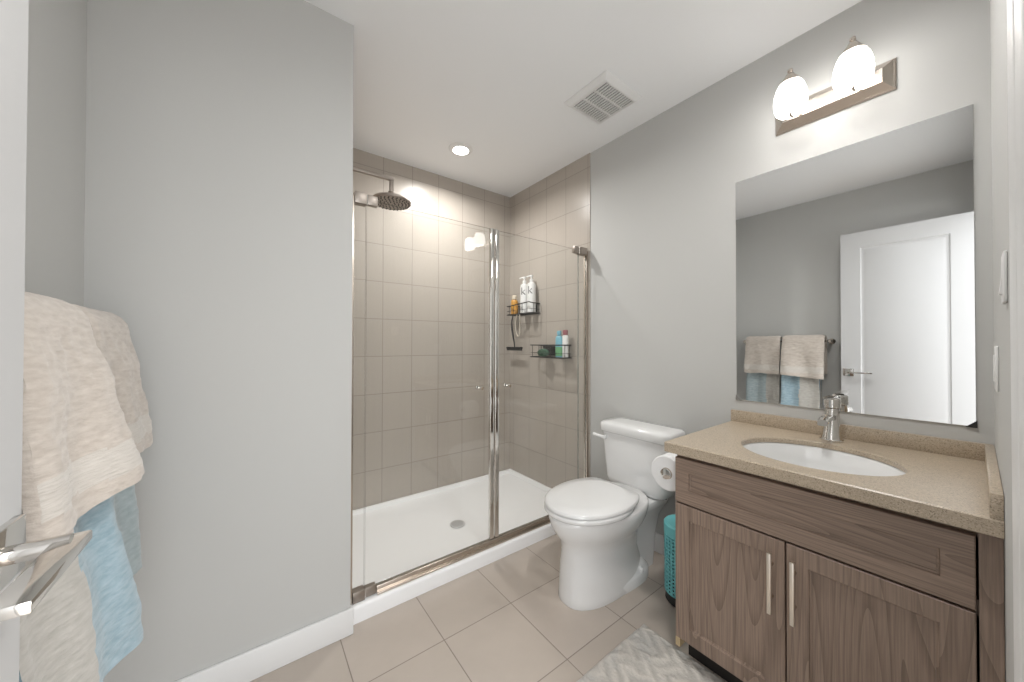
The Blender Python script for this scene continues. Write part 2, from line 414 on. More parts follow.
# ------------------------------------------------------------------ shower tray
t = thing('shower_tray', 'low white acrylic shower base filling the tiled shower alcove floor', 'shower tray', ((XE+W)/2, 1.99, 0))
x0, x1, y0, y1 = XE+0.0005, W-0.0005, 1.5366, YB-0.0005
bm = B(); RZ = 0.068
def rc(x0, x1, y0, y1, z): return [Vector(p) for p in ((x0, y0, z), (x1, y0, z), (x1, y1, z), (x0, y1, z))]
loft(bm, [rc(x0, x1, y0, y1, 0), rc(x0, x1, y0, y1, RZ-0.012), rc(x0+0.001, x1-0.001, y0+0.004, y1-0.001, RZ-0.003), rc(x0+0.003, x1-0.003, y0+0.012, y1-0.003, RZ),
          rc(x0+0.022, x1-0.022, y0+0.066, y1-0.022, RZ), rc(x0+0.027, x1-0.027, y0+0.072, y1-0.026, RZ-0.006), rc(x0+0.035, x1-0.035, y0+0.085, y1-0.035, 0.045), rc(x0+0.06, x1-0.06, y0+0.11, y1-0.06, 0.040),
          rc(1.00, 1.07, 1.90, 1.97, 0.034)])
obj('tray', bm, M['acrylic'], t, smooth=50)
dc = (1.030, 1.930)
bm = B(); lathe(bm, [(0.0, 0.0385), (0.046, 0.0385), (0.046, 0.042), (0.040, 0.0435), (0.0, 0.0435)], (dc[0], dc[1], 0), 'Z', 32, False, False)
bmesh.ops.remove_doubles(bm, verts=bm.verts[:], dist=1e-6)
dr = obj('drain_cover', bm, M['drain'], t)
bm = B()
for r_, cnt in ((0.012, 5), (0.022, 9), (0.032, 13)):
    for k in range(cnt):
        a = 2*PI*k/cnt; lathe(bm, [(0.0032, 0.0430), (0.0032, 0.0440)], (dc[0]+r_*math.cos(a), dc[1]+r_*math.sin(a), 0), 'Z', 8)
obj('drain_holes', bm, M['shadow_gap'], dr)

# ------------------------------------------------------------------ shower enclosure
YG = 1.576
GT = 1.778
bm = B(); box(bm, (0.443, YG-0.012, RZ+0.0005), (1.682, YG+0.012, RZ+0.034), 0.003); box(bm, (0.443, YG-0.024, RZ+0.0005), (1.682, YG-0.009, RZ+0.010), 0.002)
tag(obj('threshold_rail', bm, M['nickel']), 'long brushed metal rail along the white shower curb under the glass doors', 'rail')
for xs, lab in (((XE+0.0062, XE+0.020), 'narrow upright metal channel where the glass meets the grey wall by the shower head'), ((W-TT-0.014, W-TT-0.0002), 'narrow upright metal channel where the glass meets the tiled wall by the toilet')):
    bm = boxes(((xs[0], YG-0.014, RZ+0.001), (xs[1], YG+0.014, GT)), bev=0.0015)
    tag(obj('wall_channel', bm, M['nickel']), lab, 'metal channel', 'shower wall channels')
def pane(a, b_, z0, z1, name, t):
    bm = boxes(((a, YG-0.004, z0), (b_, YG+0.004, z1)), bev=0.0006)
    for f in bm.faces:
        if abs(f.normal.y) < 0.9: f.material_index = 1
    return obj(name, bm, [M['glass'], M['glass_edge']], t, smooth=0)
def shower_door(xw, xj, xe, kx, label):
    """xw wall side of the narrow fixed strip, xj hinge joint, xe meeting edge"""
    s = 1 if xe > xw else -1
    t = thing('shower_door', label, 'shower door', ((xj+xe)/2, YG, RZ+0.022), 'hinged glass shower doors')
    def sp(a, b_): return (min(a, b_), max(a, b_))
    a, b_ = sp(xj+s*0.002, xe-s*0.012)
    pane(a, b_, RZ+0.037, GT, 'glass_panel', t)
    a, b_ = sp(xw, xj-s*0.002)
    pane(a, b_, RZ+0.037, GT, 'fixed_glass_strip', t)
    a, b_ = sp(xe-s*0.026, xe)
    bm = B(); box(bm, (a, YG-0.010, RZ+0.036), (b_, YG+0.010, GT+0.003), 0.004, 3)
    obj('edge_strip', bm, M['chrome'], t)
    for z0, z1 in ((RZ+0.001, RZ+0.046), (1.748, 1.797)):
        bm = B()
        a, b_ = sp(xw - s*0.0, xj - s*0.001); box(bm, (a, YG-0.019, z0), (b_, YG+0.019, z1), 0.002)
        a, b_ = sp(xj + s*0.001, xj + s*0.046); box(bm, (a, YG-0.013, z0+0.004), (b_, YG+0.013, z1-0.002), 0.002)
        h = obj('hinge', bm, M['hinge'], t)
        bm = B(); lathe(bm, [(0.007, -0.001), (0.007, 0.001)], (xj, YG-0.010, 0), 'Z', 16)
        bm.free()
        bm = B(); lathe(bm, [(0.006, z0+0.002), (0.006, z1-0.004)], (xj, YG-0.008, 0), 'Z', 16); obj('hinge_pin', bm, M['chrome'], h)
    bm = B()
    for sg in (-1, 1):
        pr = [(0.0, 0.030), (0.008, 0.030), (0.0105, 0.027), (0.0105, 0.016), (0.006, 0.012), (0.006, 0.004), (0.009, 0.0042)]
        lathe(bm, [(r, sg*h) for r, h in pr], (kx, YG, 0.922), 'Y', 20)
    bmesh.ops.remove_doubles(bm, verts=bm.verts[:], dist=1e-6)
    obj('door_knob', bm, M['chrome'], t)
shower_door(XE+0.021, 0.395, 1.058, 0.968, 'clear glass shower door on the left, in front of the shower head')
shower_door(W-TT-0.015, 1.730, 1.064, 1.150, 'clear glass shower door on the right, in front of the bottle baskets')

# shower head
SY = 1.99
t = thing('overhead_shower', 'square-armed shower with round rain head high on the tiled alcove wall', 'shower head', (XE+TT, SY, 2.09))
bm = boxes(((XE+TT, SY-0.03, 2.06), (XE+TT+0.012, SY+0.03, 2.12)), bev=0.002); obj('wall_flange', bm, M['hinge'], t)
bm = B(); box(bm, (XE+TT, SY-0.010, 2.080), (0.645, SY+0.010, 2.100), 0.0015); box(bm, (0.625, SY-0.010, 2.018), (0.645, SY+0.010, 2.085), 0.0015)
obj('shower_arm', bm, M['hinge'], t)
bm = B(); lathe(bm, [(0.012, 2.000), (0.018, 2.003), (0.018, 2.018), (0.012, 2.022)], (0.635, SY, 0), 'Z', 24); obj('ball_joint', bm, M['hinge'], t)
bm = B(); lathe(bm, [(0.0, 1.952), (0.103, 1.952), (0.108, 1.956), (0.108, 1.964), (0.100, 1.972), (0.030, 1.985), (0.016, 2.001), (0.0, 2.001)], (0.635, SY, 0), 'Z', 48, False, False)
bmesh.ops.remove_doubles(bm, verts=bm.verts[:], dist=1e-6); hd = obj('rain_head', bm, M['hinge'], t)
bm = B()
for r_, cnt in ((0.02, 6), (0.04, 12), (0.06, 18), (0.08, 24), (0.096, 28)):
    for k in range(cnt):
        a = 2*PI*k/cnt; lathe(bm, [(0.0024, 1.947), (0.0038, 1.9525)], (0.635+r_*math.cos(a), SY+r_*math.sin(a), 0), 'Z', 6)
obj('nozzle_field', bm, M['rubber'], hd)

# ------------------------------------------------------------------ ceiling fittings
t = thing('recessed_light', 'round recessed downlight glowing in the ceiling above the shower', 'ceiling light', (POT[0], POT[1], H))
bm = B(); lathe(bm, [(0.052, -0.012), (0.056, -0.006), (0.078, -0.003), (0.080, 0.0), (0.052, 0.0)], (POT[0], POT[1], H-0.0003), 'Z', 40, False, False)
vsn = bm.verts[:]; obj('trim_ring', bm, M['trim'], t)
bm = B(); lathe(bm, [(0.0, -0.0115), (0.052, -0.0115), (0.052, -0.004), (0.0, -0.004)], (POT[0], POT[1], H), 'Z', 40, False, False)
bmesh.ops.remove_doubles(bm, verts=bm.verts[:], dist=1e-6); obj('diffuser', bm, M['diffuser'], t)

t = thing('exhaust_vent', 'square white exhaust fan grille on the ceiling above the toilet', 'vent', (1.470, 1.170, H))
vx0, vx1, vy0, vy1 = 1.325, 1.615, 1.030, 1.310
gx0, gx1, gy0, gy1 = 1.362, 1.597, 1.066, 1.284
bm = B()
loft(bm, [rc(vx0, vx1, vy0, vy1, H-0.0005), rc(vx0, vx1, vy0, vy1, H-0.004), rc(gx0-0.010, gx1+0.006, gy0-0.010, gy1+0.008, H-0.018), rc(gx0, gx1, gy0, gy1, H-0.0185), rc(gx0, gx1, gy0, gy1, H-0.017), rc(gx0+0.001, gx1-0.001, gy0+0.001, gy1-0.001, H-0.006)], False, False)
obj('vent_frame', bm, M['trim'], t, smooth=20)
obj('duct_back', boxes(((gx0+0.0015, gy0+0.0015, H-0.006), (gx1-0.0015, gy1-0.0015, H-0.001))), M['vent_dark'], t)
bm = B(); ns = 14
for k in range(ns):
    x = gx0+0.006 + (gx1-gx0-0.012)*k/(ns-1)
    box(bm, (x-0.0042, gy0+0.0015, H-0.0175), (x+0.0042, gy1-0.0015, H-0.012))
for f in (1/3, 2/3):
    y = gy0+(gy1-gy0)*f; box(bm, (gx0+0.002, y-0.004, H-0.0185), (gx1-0.002, y+0.004, H-0.010))
obj('grille', bm, M['slat'], t)

# ------------------------------------------------------------------ toilet
TY = 1.098
def tx(u, v, z): return Vector((W-u, TY+v, z))
t = thing('toilet', 'white two-piece toilet with closed lid beside the shower', 'toilet', (W-0.4, TY, 0))
def egg(uf, ub, hw, z, n=56, k=0.10, e=1.0, cut=None):
    uc, ru = (uf+ub)/2, (uf-ub)/2; p = []
    for i in range(n):
        a = 2*PI*i/n; c, s_ = math.cos(a), math.sin(a)
        cc = math.copysign(abs(c)**e, c); ss = math.copysign(abs(s_)**e, s_)
        u = uc+ru*cc
        if cut and u < cut: u = cut+(u-cut)*0.12
        p.append(tx(u, hw*ss*(1-k*cc), z))
    return p
bm = B()
loft(bm, [egg(0.699, 0.175, 0.122, 0.0, e=0.80, k=0.03), egg(0.701, 0.175, 0.124, 0.006, e=0.80, k=0.03), egg(0.699, 0.18, 0.121, 0.03, e=0.80, k=0.02), egg(0.698, 0.20, 0.117, 0.09, e=0.84, k=0.0),
          egg(0.694, 0.22, 0.114, 0.16, e=0.86, k=-0.03), egg(0.691, 0.23, 0.115, 0.215, e=0.88), egg(0.694, 0.23, 0.123, 0.248, e=0.92), egg(0.706, 0.22, 0.138, 0.275, e=0.96),
          egg(0.730, 0.20, 0.160, 0.305), egg(0.750, 0.19, 0.176, 0.338), egg(0.759, 0.18, 0.182, 0.370), egg(0.760, 0.18, 0.182, 0.390), egg(0.752, 0.19, 0.176, 0.397)])
obj('bowl', bm, M['porcelain'], t, smooth=60)
# rear deck that carries the tank
bm = B()
TO = 0.0
def ts(u0, u1, hw, r, z): return rrect(W-(u0+u1)/2, TY+TO, (u1-u0)/2, hw, r, z)
loft(bm, [ts(0.10, 0.36, 0.075, 0.03, 0.0), ts(0.08, 0.38, 0.078, 0.035, 0.16), ts(0.045, 0.40, 0.085, 0.04, 0.26), ts(0.03, 0.42, 0.125, 0.05, 0.325), ts(0.03, 0.42, 0.135, 0.05, 0.355), ts(0.034, 0.415, 0.130, 0.048, 0.366)])
obj('rear_deck', bm, M['porcelain'], t, smooth=60)
# foot flange with bolt caps
bm = B()
loft(bm, [egg(0.56, 0.165, 0.128, 0.0, e=0.75, k=0.05), egg(0.56, 0.165, 0.128, 0.034, e=0.75, k=0.05), egg(0.555, 0.17, 0.123, 0.043, e=0.75, k=0.05), egg(0.54, 0.18, 0.112, 0.060, e=0.8, k=0.05), egg(0.52, 0.20, 0.098, 0.085, e=0.8, k=0.05)])
obj('foot_flange', bm, M['porcelain'], t, smooth=60)
for sg in (-1, 1):
    bm = B(); c = tx(0.29, sg*0.110, 0.052); lathe(bm, [(0.015, -0.006), (0.015, 0.004), (0.012, 0.010), (0.006, 0.014), (0.001, 0.015)], c, 'Z', 20); obj('bolt_cap', bm, M['porcelain'], t)
bm = B()
loft(bm, [egg(0.766, 0.325, 0.183, 0.398, k=0.06, e=0.97), egg(0.770, 0.320, 0.187, 0.403, k=0.06, e=0.97), egg(0.770, 0.320, 0.187, 0.414, k=0.06, e=0.97), egg(0.766, 0.325, 0.183, 0.419, k=0.06, e=0.97)])
obj('seat', bm, M['porcelain'], t, smooth=60)
bm = B()
loft(bm, [egg(0.760, 0.270, 0.178, 0.4215, k=0.02, e=0.95, cut=0.335), egg(0.768, 0.270, 0.186, 0.425, k=0.02, e=0.95, cut=0.33), egg(0.768, 0.270, 0.186, 0.434, k=0.02, e=0.95, cut=0.33), egg(0.758, 0.270, 0.178, 0.4405, k=0.02, e=0.95, cut=0.335), egg(0.70, 0.35, 0.13, 0.4445, k=0.06, e=0.95), egg(0.60, 0.45, 0.05, 0.4455)])
ld = obj('lid', bm, M['porcelain'], t, smooth=60)
for sg in (-1, 1):
    bm = B(); box(bm, tuple(tx(0.335, sg*0.075-0.022, 0.366)), tuple(tx(0.295, sg*0.075+0.022, 0.424)), 0.006, 3); obj('lid_hinge', bm, M['porcelain'], ld)
TO = 0.006
bm = B()
loft(bm, [ts(0.035, 0.180, 0.155, 0.04, 0.3675), ts(0.028, 0.192, 0.172, 0.045, 0.378), ts(0.022, 0.198, 0.180, 0.045, 0.41), ts(0.016, 0.200, 0.200, 0.04, 0.60), ts(0.014, 0.200, 0.204, 0.04, 0.659)])
obj('tank', bm, M['porcelain'], t, smooth=60)
bm = B()
loft(bm, [ts(0.012, 0.206, 0.208, 0.04, 0.658), ts(0.006, 0.214, 0.214, 0.045, 0.664), ts(0.006, 0.214, 0.214, 0.045, 0.696), ts(0.010, 0.210, 0.210, 0.043, 0.706), ts(0.020, 0.200, 0.198, 0.04, 0.712), ts(0.06, 0.16, 0.15, 0.03, 0.715)])
obj('tank_lid', bm, M['porcelain'], t, smooth=60)
bm = B(); lathe(bm, [(0.012, 0), (0.012, -0.014)], tuple(tx(0.199, 0.170, 0.628)), 'X', 20)
tube(bm, bez([tuple(tx(0.218, 0.165, 0.628)), tuple(tx(0.220, 0.195, 0.629)), tuple(tx(0.222, 0.225, 0.632)), tuple(tx(0.222, 0.236, 0.633))], 5), 0.0095, 12)
obj('flush_lever', bm, M['porcelain'], t)
bm = B(); lathe(bm, [(0.008, 0.352), (0.008, 0.369)], (W-0.10, TY-0.13, 0), 'Z', 12); obj('tank_bolt', bm, M['rubber'], t)

# ------------------------------------------------------------------ vanity cabinet
CX = 1.245; CY1 = 0.665; CZ0, CZ1 = 0.092, 0.742
t = thing('vanity_cabinet', 'grey-brown stained wood vanity cabinet with two shaker doors under the stone counter', 'cabinet', (1.53, 0.32, 0))
bm = B()
ci = 0.016
box(bm, (CX+0.021, CY1-ci, CZ0), (W-0.0005, CY1, 0.7585)); box(bm, (CX+0.021, YN+0.001, CZ0), (W-0.0005, YN+0.001+ci, 0.7585))
box(bm, (CX+0.021, YN+0.001+ci, CZ0), (W-0.0005, CY1-ci, CZ0+ci)); box(bm, (W-0.007, YN+0.001+ci, CZ0+ci), (W-0.0005, CY1-ci, 0.7585))
box(bm, (CX+0.021, YN+0.001+ci, 0.735), (CX+0.040, CY1-ci, 0.7585)); box(bm, (CX+0.021, YN+0.001+ci, 0.565), (CX+0.040, CY1-ci, 0.60)); box(bm, (CX+0.021, 0.315, CZ0+ci), (CX+0.040, 0.354, 0.565))
obj('carcass', bm, M['wood_v'], t)
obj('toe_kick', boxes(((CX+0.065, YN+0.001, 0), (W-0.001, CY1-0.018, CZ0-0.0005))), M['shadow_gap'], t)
obj('raw_edge', boxes(((CX+0.004, CY1-0.0175, 0.058), (CX+0.064, CY1-0.001, CZ0-0.0005))), M['rawwood'], t)
def shaker(y0, y1, z0, z1, mat, name, rail):
    """framed front with a recessed flat panel; faces -X"""
    bm = B(); xf, xb = CX, CX+0.020
    def r(d, x): return [Vector((x, y, z)) for y, z in ((y0+d, z0+d), (y1-d, z0+d), (y1-d, z1-d), (y0+d, z1-d))]
    loft(bm, [r(0, xb), r(0, xf+0.0015), r(0.0015, xf), r(rail, xf), r(rail+0.002, xf+0.006), r(rail+0.006, xf+0.0075), r(rail+0.0065, xf+0.009)])
    return obj(name, bm, mat, t, smooth=15)
shaker(0.002, CY1-0.003, 0.583, CZ1, M['wood_h'], 'drawer_front', 0.048)
d1 = shaker(0.3365, CY1-0.003, CZ0, 0.577, M['wood_v'], 'cabinet_door', 0.05)
d2 = shaker(0.002, 0.3325, CZ0, 0.577, M['wood_v'], 'cabinet_door', 0.05)
obj('filler_strip', boxes(((CX+0.004, YN+0.001, CZ0), (CX+0.020, -0.002, 0.7585))), M['wood_v'], t)
for d, y in ((d1, 0.366), (d2, 0.312)):
    bm = B(); box(bm, (CX-0.034, y-0.005, 0.367), (CX-0.024, y+0.005, 0.543), 0.001)
    h = obj('bar_handle', bm, M['pull'], d)
    for z in (0.407, 0.503):
        bm = B(); lathe(bm, [(0.004, -0.025), (0.004, 0.0)], (CX, y, z), 'X', 12); obj('handle_post', bm, M['nickel'], h)

# countertop with an oval cut-out
KX, KY1, KZ, KT = 1.2208, 0.6896, 0.7958, 0.0368
SC, SA, SB = (1.482, 0.319), 0.182, 0.202      # sink centre, half sizes along X and Y
t = thing('countertop', 'beige speckled stone vanity countertop with an oval sink opening', 'countertop', (1.52, 0.33, KZ-KT))
bm = B()
n = 72
def rectpt(a):
    c, s_ = math.cos(a), math.sin(a); lo = (KX-SC[0], YN+0.0008-SC[1]); hi = (W-0.0005-SC[0], KY1-SC[1])
    k = min((hi[0] if c > 0 else lo[0])/c if abs(c) > 1e-9 else 1e9, (hi[1] if s_ > 0 else lo[1])/s_ if abs(s_) > 1e-9 else 1e9)
    return (SC[0]+c*k, SC[1]+s_*k)
angs = sorted([2*PI*i/n for i in range(n)] + [math.atan2(y-SC[1], x-SC[0]) % (2*PI) for x in (KX, W-0.0005) for y in (YN+0.0008, KY1)])
def ring(kind, z, d=0):
    r_ = []
    for a in angs:
        if kind == 'o':
            # polar angle -> ellipse point
            c, s_ = math.cos(a), math.sin(a); k = 1/math.sqrt((c/(SA-d))**2+(s_/(SB-d))**2); r_.append(Vector((SC[0]+c*k, SC[1]+s_*k, z)))
        else:
            x, y = rectpt(a)
            if d:
                x = max(x, KX+d) if x < SC[0] else x; y = min(y, KY1-d) if y > SC[1] else y
            r_.append(Vector((x, y, z)))
    return r_
loft(bm, [ring('o', KZ-0.018), ring('o', KZ-0.003), ring('o', KZ, -0.003), ring('r', KZ, 0.003), ring('r', KZ-0.003), ring('r', KZ-KT+0.002), ring('r', KZ-KT, 0.002), ring('o', KZ-KT, -0.022), ring('o', KZ-0.018, -0.020), ring('o', KZ-0.018)], False, False)
bmesh.ops.remove_doubles(bm, verts=bm.verts[:], dist=1e-6)
obj('slab', bm, M['stone'], t, smooth=20)
obj('backsplash', boxes(((W-0.0205, YN+0.0012, KZ), (W-0.0006, KY1, KZ+0.052)), bev=0.001), M['stone'], t)
obj('side_splash', boxes(((KX+0.001, YN+0.0008, KZ), (W-0.021, YN+0.018, KZ+0.052)), bev=0.001), M['stone'], t)
# undermount basin
bm = B(); rings = []
for f, z in ((1.03, KZ-0.0185), (1.00, KZ-0.023), (0.97, KZ-0.075), (0.90, KZ-0.125), (0.70, KZ-0.158), (0.35, KZ-0.170), (0.10, KZ-0.174)):
    rings.append([Vector((SC[0]+SA*f*math.cos(2*PI*k/64), SC[1]+SB*f*math.sin(2*PI*k/64), z)) for k in range(64)])
inn = rings
outr = [[Vector((SC[0]+(p.x-SC[0])*1.0+0.008*math.cos(2*PI*k/64), p.y+0.008*math.sin(2*PI*k/64), p.z-(0.008 if i > 2 else 0))) for k, p in enumerate(r)] for i, r in enumerate(rings)]
loft(bm, list(reversed(outr)) + inn, True, True)
t = thing('sink_basin', 'white oval undermount sink set into the beige stone counter', 'sink', (SC[0], SC[1], KZ-0.19))
obj('basin', bm, M['porcelain'], t, smooth=60)
bm = B(); lathe(bm, [(0.0, KZ-0.1735), (0.019, KZ-0.1735), (0.021, KZ-0.172), (0.012, KZ-0.171), (0.0, KZ-0.170)], (SC[0], SC[1], 0), 'Z', 24, False, False); bmesh.ops.remove_doubles(bm, verts=bm.verts[:], dist=1e-6)
obj('sink_drain', bm, M['chrome'], t)

# faucet
FX, FY = 1.735, 0.324
t = thing('faucet', 'polished nickel single-handle faucet standing behind the oval sink', 'faucet', (FX, FY, KZ))
bm = B(); lathe(bm, [(0.0, 0.0005), (0.034, 0.0005), (0.034, 0.005), (0.031, 0.007), (0.0, 0.007)], (FX, FY, KZ), 'Z', 32, False, False); bmesh.ops.remove_doubles(bm, verts=bm.verts[:], dist=1e-6); obj('base_plate', bm, M['nickelp'] if 'nickelp' in M else M['chrome'], t)
bm = B(); lathe(bm, [(0.031, 0.006), (0.028, 0.02), (0.024, 0.05), (0.0215, 0.085), (0.021, 0.118)], (FX, FY, KZ), 'Z', 32)
for v in bm.verts: v.co.x += 0.016*min(1, max(0, (v.co.z-KZ-0.01)/0.10))
obj('body', bm, M['chrome'], t)
bm = B()
sp = bez([(FX-0.004, FY, KZ+0.086), (FX-0.05, FY, KZ+0.092), (FX-0.10, FY, KZ+0.090), (FX-0.125, FY, KZ+0.082)], 6)
loft(bm, [[p + Vector((0.25*dz, dy, dz)) for dy, dz in ((0.014, -0.008), (0.014, 0.006), (0.010, 0.010), (-0.010, 0.010), (-0.014, 0.006), (-0.014, -0.008), (-0.010, -0.011), (0.010, -0.011))] for p in sp]); obj('spout', bm, M['chrome'], t, smooth=45)
bm = B(); lathe(bm, [(0.021, 0.119), (0.0245, 0.122), (0.0245, 0.152), (0.021, 0.158), (0.001, 0.160)], (FX+0.016, FY, KZ), 'Z', 32)
hub = obj('handle_hub', bm, M['chrome'], t)
bm = B(); loft(bm, [[Vector((FX-x, FY+dy*w, KZ+z+dz)) for dy, dz in ((1, 0), (1, 0.004), (-1, 0.004), (-1, 0))] for x, z, w in ((-0.030, 0.1595, 0.014), (0.03, 0.160, 0.013), (0.075, 0.161, 0.010), (0.100, 0.162, 0.009))]); obj('lever', bm, M['chrome'], hub, smooth=0)
bm = B(); tube(bm, [(FX+0.030, FY, KZ+0.001), (FX+0.030, FY, KZ+0.040)], 0.003, 10); lathe(bm, [(0.002, 0.040), (0.007, 0.043), (0.007, 0.050), (0.002, 0.053)], (FX+0.030, FY, KZ), 'Z', 16); obj('pop_up_rod', bm, M['chrome'], t)

# mirror
t = thing('wall_mirror', 'large frameless rectangular mirror on the grey wall above the vanity', 'mirror', (W, 0.335, 0.8964))
obj('glass_sheet', boxes(((W-0.0058, -0.001, 0.8964), (W-0.0004, 0.6705, 1.912)), bev=0.0008), M['mirror'], t, smooth=0)
for y in (0.0, 0.6695):
    bm = B(); s_ = 1 if y < 0.3 else -1
    loft(bm, [[Vector((x, y-s_*0.003, 0.8934)), Vector((x, y+s_*0.020, 0.8934)), Vector((x, y-s_*0.003, 0.9164))] for x in (W-0.0005, W-0.0085)]); obj('corner_clip', bm, M['rubber'] if s_ > 0 else M['chrome'], t, smooth=0)

# vanity light
LY = 0.333
t = thing('vanity_light', 'two-shade brushed nickel wall light above the mirror', 'wall light', (W, LY, 2.05))
bm = B()
def pr(y0, y1, z0, z1, x): return [Vector((x, y, z)) for y, z in ((y0, z0), (y1, z0), (y1, z1), (y0, z1))]
loft(bm, [pr(0.161, 0.514, 2.056, 2.167, W-0.0005), pr(0.161, 0.514, 2.056, 2.167, W-0.006), pr(0.165, 0.510, 2.060, 2.163, W-0.009), pr(0.167, 0.508, 2.062, 2.161, W-0.012), pr(0.190, 0.485, 2.085, 2.138, W-0.032), pr(0.192, 0.483, 2.087, 2.136, W-0.034)])
obj('back_plate', bm, M['nickel'], t, smooth=15)
LX = 1.672
for y in (0.426, 0.250):
    bm = B(); tube(bm, bez([(W-0.03, y, 2.108), (W-0.07, y, 2.092), (LX+0.045, y, 2.062), (LX+0.012, y, 2.047), (LX, y, 2.055), (LX, y, 2.09)], 6), 0.0055, 10)
    lathe(bm, [(0.016, -0.040), (0.016, -0.031)], (W, y, 2.108), 'X', 20)
    obj('lamp_arm', bm, M['nickel'], t)
    bm = B(); prof = [(0.040, 2.053), (0.046, 2.060), (0.0515, 2.078), (0.0530, 2.100), (0.0505, 2.126), (0.044, 2.150), (0.033, 2.170), (0.022, 2.179)]
    lathe(bm, prof, (LX, y, 0), 'Z', 40, False, False)
    lathe(bm, [(r-0.004, z) for r, z in prof], (LX, y, 0), 'Z', 40, False, False)
    sh = obj('lamp_shade', bm, M['shade'], t, smooth=60)
    bm = B(); lathe(bm, [(0.037, 2.166), (0.033, 2.172), (0.019, 2.193), (0.011, 2.207), (0.006, 2.210), (0.009, 2.216), (0.008, 2.223), (0.001, 2.227)], (LX, y, 0), 'Z', 32); obj('shade_cap', bm, M['nickel'], sh)

# switches on the entry wall
t = thing('switch_plate', 'white light switch plate on the narrow wall beside the doorway, higher than the outlet', 'switch', (1.05, YN, 1.22))
obj('plate', boxes(((1.015, YN+0.0002, 1.226), (1.085, YN+0.005, 1.312)), bev=0.002), M['plastic_white'], t)
bm = B(); loft(bm, [[Vector((x, YN+0.0045, 1.240)), Vector((x, YN+0.0085, 1.242)), Vector((x, YN+0.0060, 1.269)), Vector((x, YN+0.0055, 1.296)), Vector((x, YN+0.0045, 1.298))] for x in (1.034, 1.066)]); obj('rocker', bm, M['plastic_white'], t, smooth=0)
t = thing('outlet_plate', 'white electrical outlet plate on the narrow wall above the side splash', 'outlet', (1.47, YN, 1.09))
obj('plate', boxes(((1.432, YN+0.0002, 1.040), (1.508, YN+0.005, 1.150)), bev=0.002), M['plastic_white'], t)
obj('outlet_face', boxes(((1.453, YN+0.0045, 1.062), (1.487, YN+0.0070, 1.128)), bev=0.001), M['plastic_white'], t)

# ------------------------------------------------------------------ toilet paper, waste bin, rug
TPX0, TPX1, TPY, TPZ = 1.335, 1.437, 0.745, 0.636
AZ = TPZ
t = thing('paper_holder', 'chrome paper holder fixed to the side of the vanity cabinet', 'paper holder', (1.46, CY1, TPZ))
bm = B(); lathe(bm, [(0.024, 0.0003), (0.024, 0.006), (0.014, 0.010)], (1.462, CY1, TPZ), 'Y', 24); obj('mount', bm, M['chrome'], t)
bm = B(); tube(bm, bez([(1.462, CY1+0.008, TPZ), (1.462, TPY-0.03, TPZ), (1.458, TPY-0.006, AZ), (1.448, TPY, AZ), (1.36, TPY, AZ), (1.330, TPY, AZ)], 6), 0.007, 12); lathe(bm, [(0.012, -0.118), (0.0205, -0.116), (0.0205, -0.004), (0.012, 0.0)], (1.440, TPY, AZ), 'X', 28); obj('arm', bm, M['chrome'], t)
t = thing('toilet_paper', 'full white toilet paper roll hanging beside the vanity cabinet', 'toilet paper', (1.35, TPY, TPZ))
bm = B(); R1, R0 = 0.069, 0.0225
lathe(bm, [(R0, TPX0), (R1-0.004, TPX0), (R1, TPX0+0.004), (R1, TPX1-0.004), (R1-0.004, TPX1), (R0, TPX1), (R0, TPX0)], (0, TPY, TPZ), 'X', 56, False, False); bmesh.ops.remove_doubles(bm, verts=bm.verts[:], dist=1e-6)
obj('paper', bm, M['paper'], t, smooth=40)
bm = B(); lathe(bm, [(R0-0.0002, TPX0+0.001), (R0-0.0002, TPX1-0.001), (R0-0.0018, TPX1-0.001), (R0-0.0018, TPX0+0.001), (R0-0.0002, TPX0+0.001)], (0, TPY, TPZ), 'X', 32, False, False); obj('core', bm, M['cardboard'], t)

BXc, BYc, BR, BHt = 1.563, 0.795, 0.078, 0.352
t = thing('waste_bin', 'turquoise perforated plastic bin on the floor between toilet and vanity', 'bin', (BXc, BYc, 0))
bm = B(); nseg = 52; rows = 32
z0b, z1b = 0.045, 0.300
grid = [[bm.verts.new((BXc+BR*math.cos(2*PI*k/nseg), BYc+BR*math.sin(2*PI*k/nseg), z0b+(z1b-z0b)*j/rows)) for k in range(nseg)] for j in range(rows+1)]
for j in range(rows):
    for k in range(nseg):
        if j % 2 == 1 and k % 2 == 1 and 0 < j < rows: continue
        k2 = (k+1) % nseg; bm.faces.new((grid[j][k], grid[j][k2], grid[j+1][k2], grid[j+1][k]))
o = obj('basket_wall', bm, M['teal'], t); md = o.modifiers.new('thick', 'SOLIDIFY'); md.thickness = 0.0025; md.offset = -1
bm = B(); lathe(bm, [(BR-0.004, z1b), (BR+0.001, z1b-0.002), (BR+0.002, z1b+0.003), (BR+0.002, BHt-0.008), (BR-0.004, BHt-0.001), (BR-0.014, BHt), (0.0, BHt)], (BXc, BYc, 0), 'Z', 48, False, False); bmesh.ops.remove_doubles(bm, verts=bm.verts[:], dist=1e-6); obj('rim', bm, M['teal'], t)
bm = B(); lathe(bm, [(0.0, 0.0005), (BR-0.008, 0.0005), (BR-0.004, 0.006), (BR-0.006, 0.030), (BR-0.003, 0.046), (0.0, 0.046)], (BXc, BYc, 0), 'Z', 48, False, False); bmesh.ops.remove_doubles(bm, verts=bm.verts[:], dist=1e-6); obj('base', bm, M['rubber'], t)

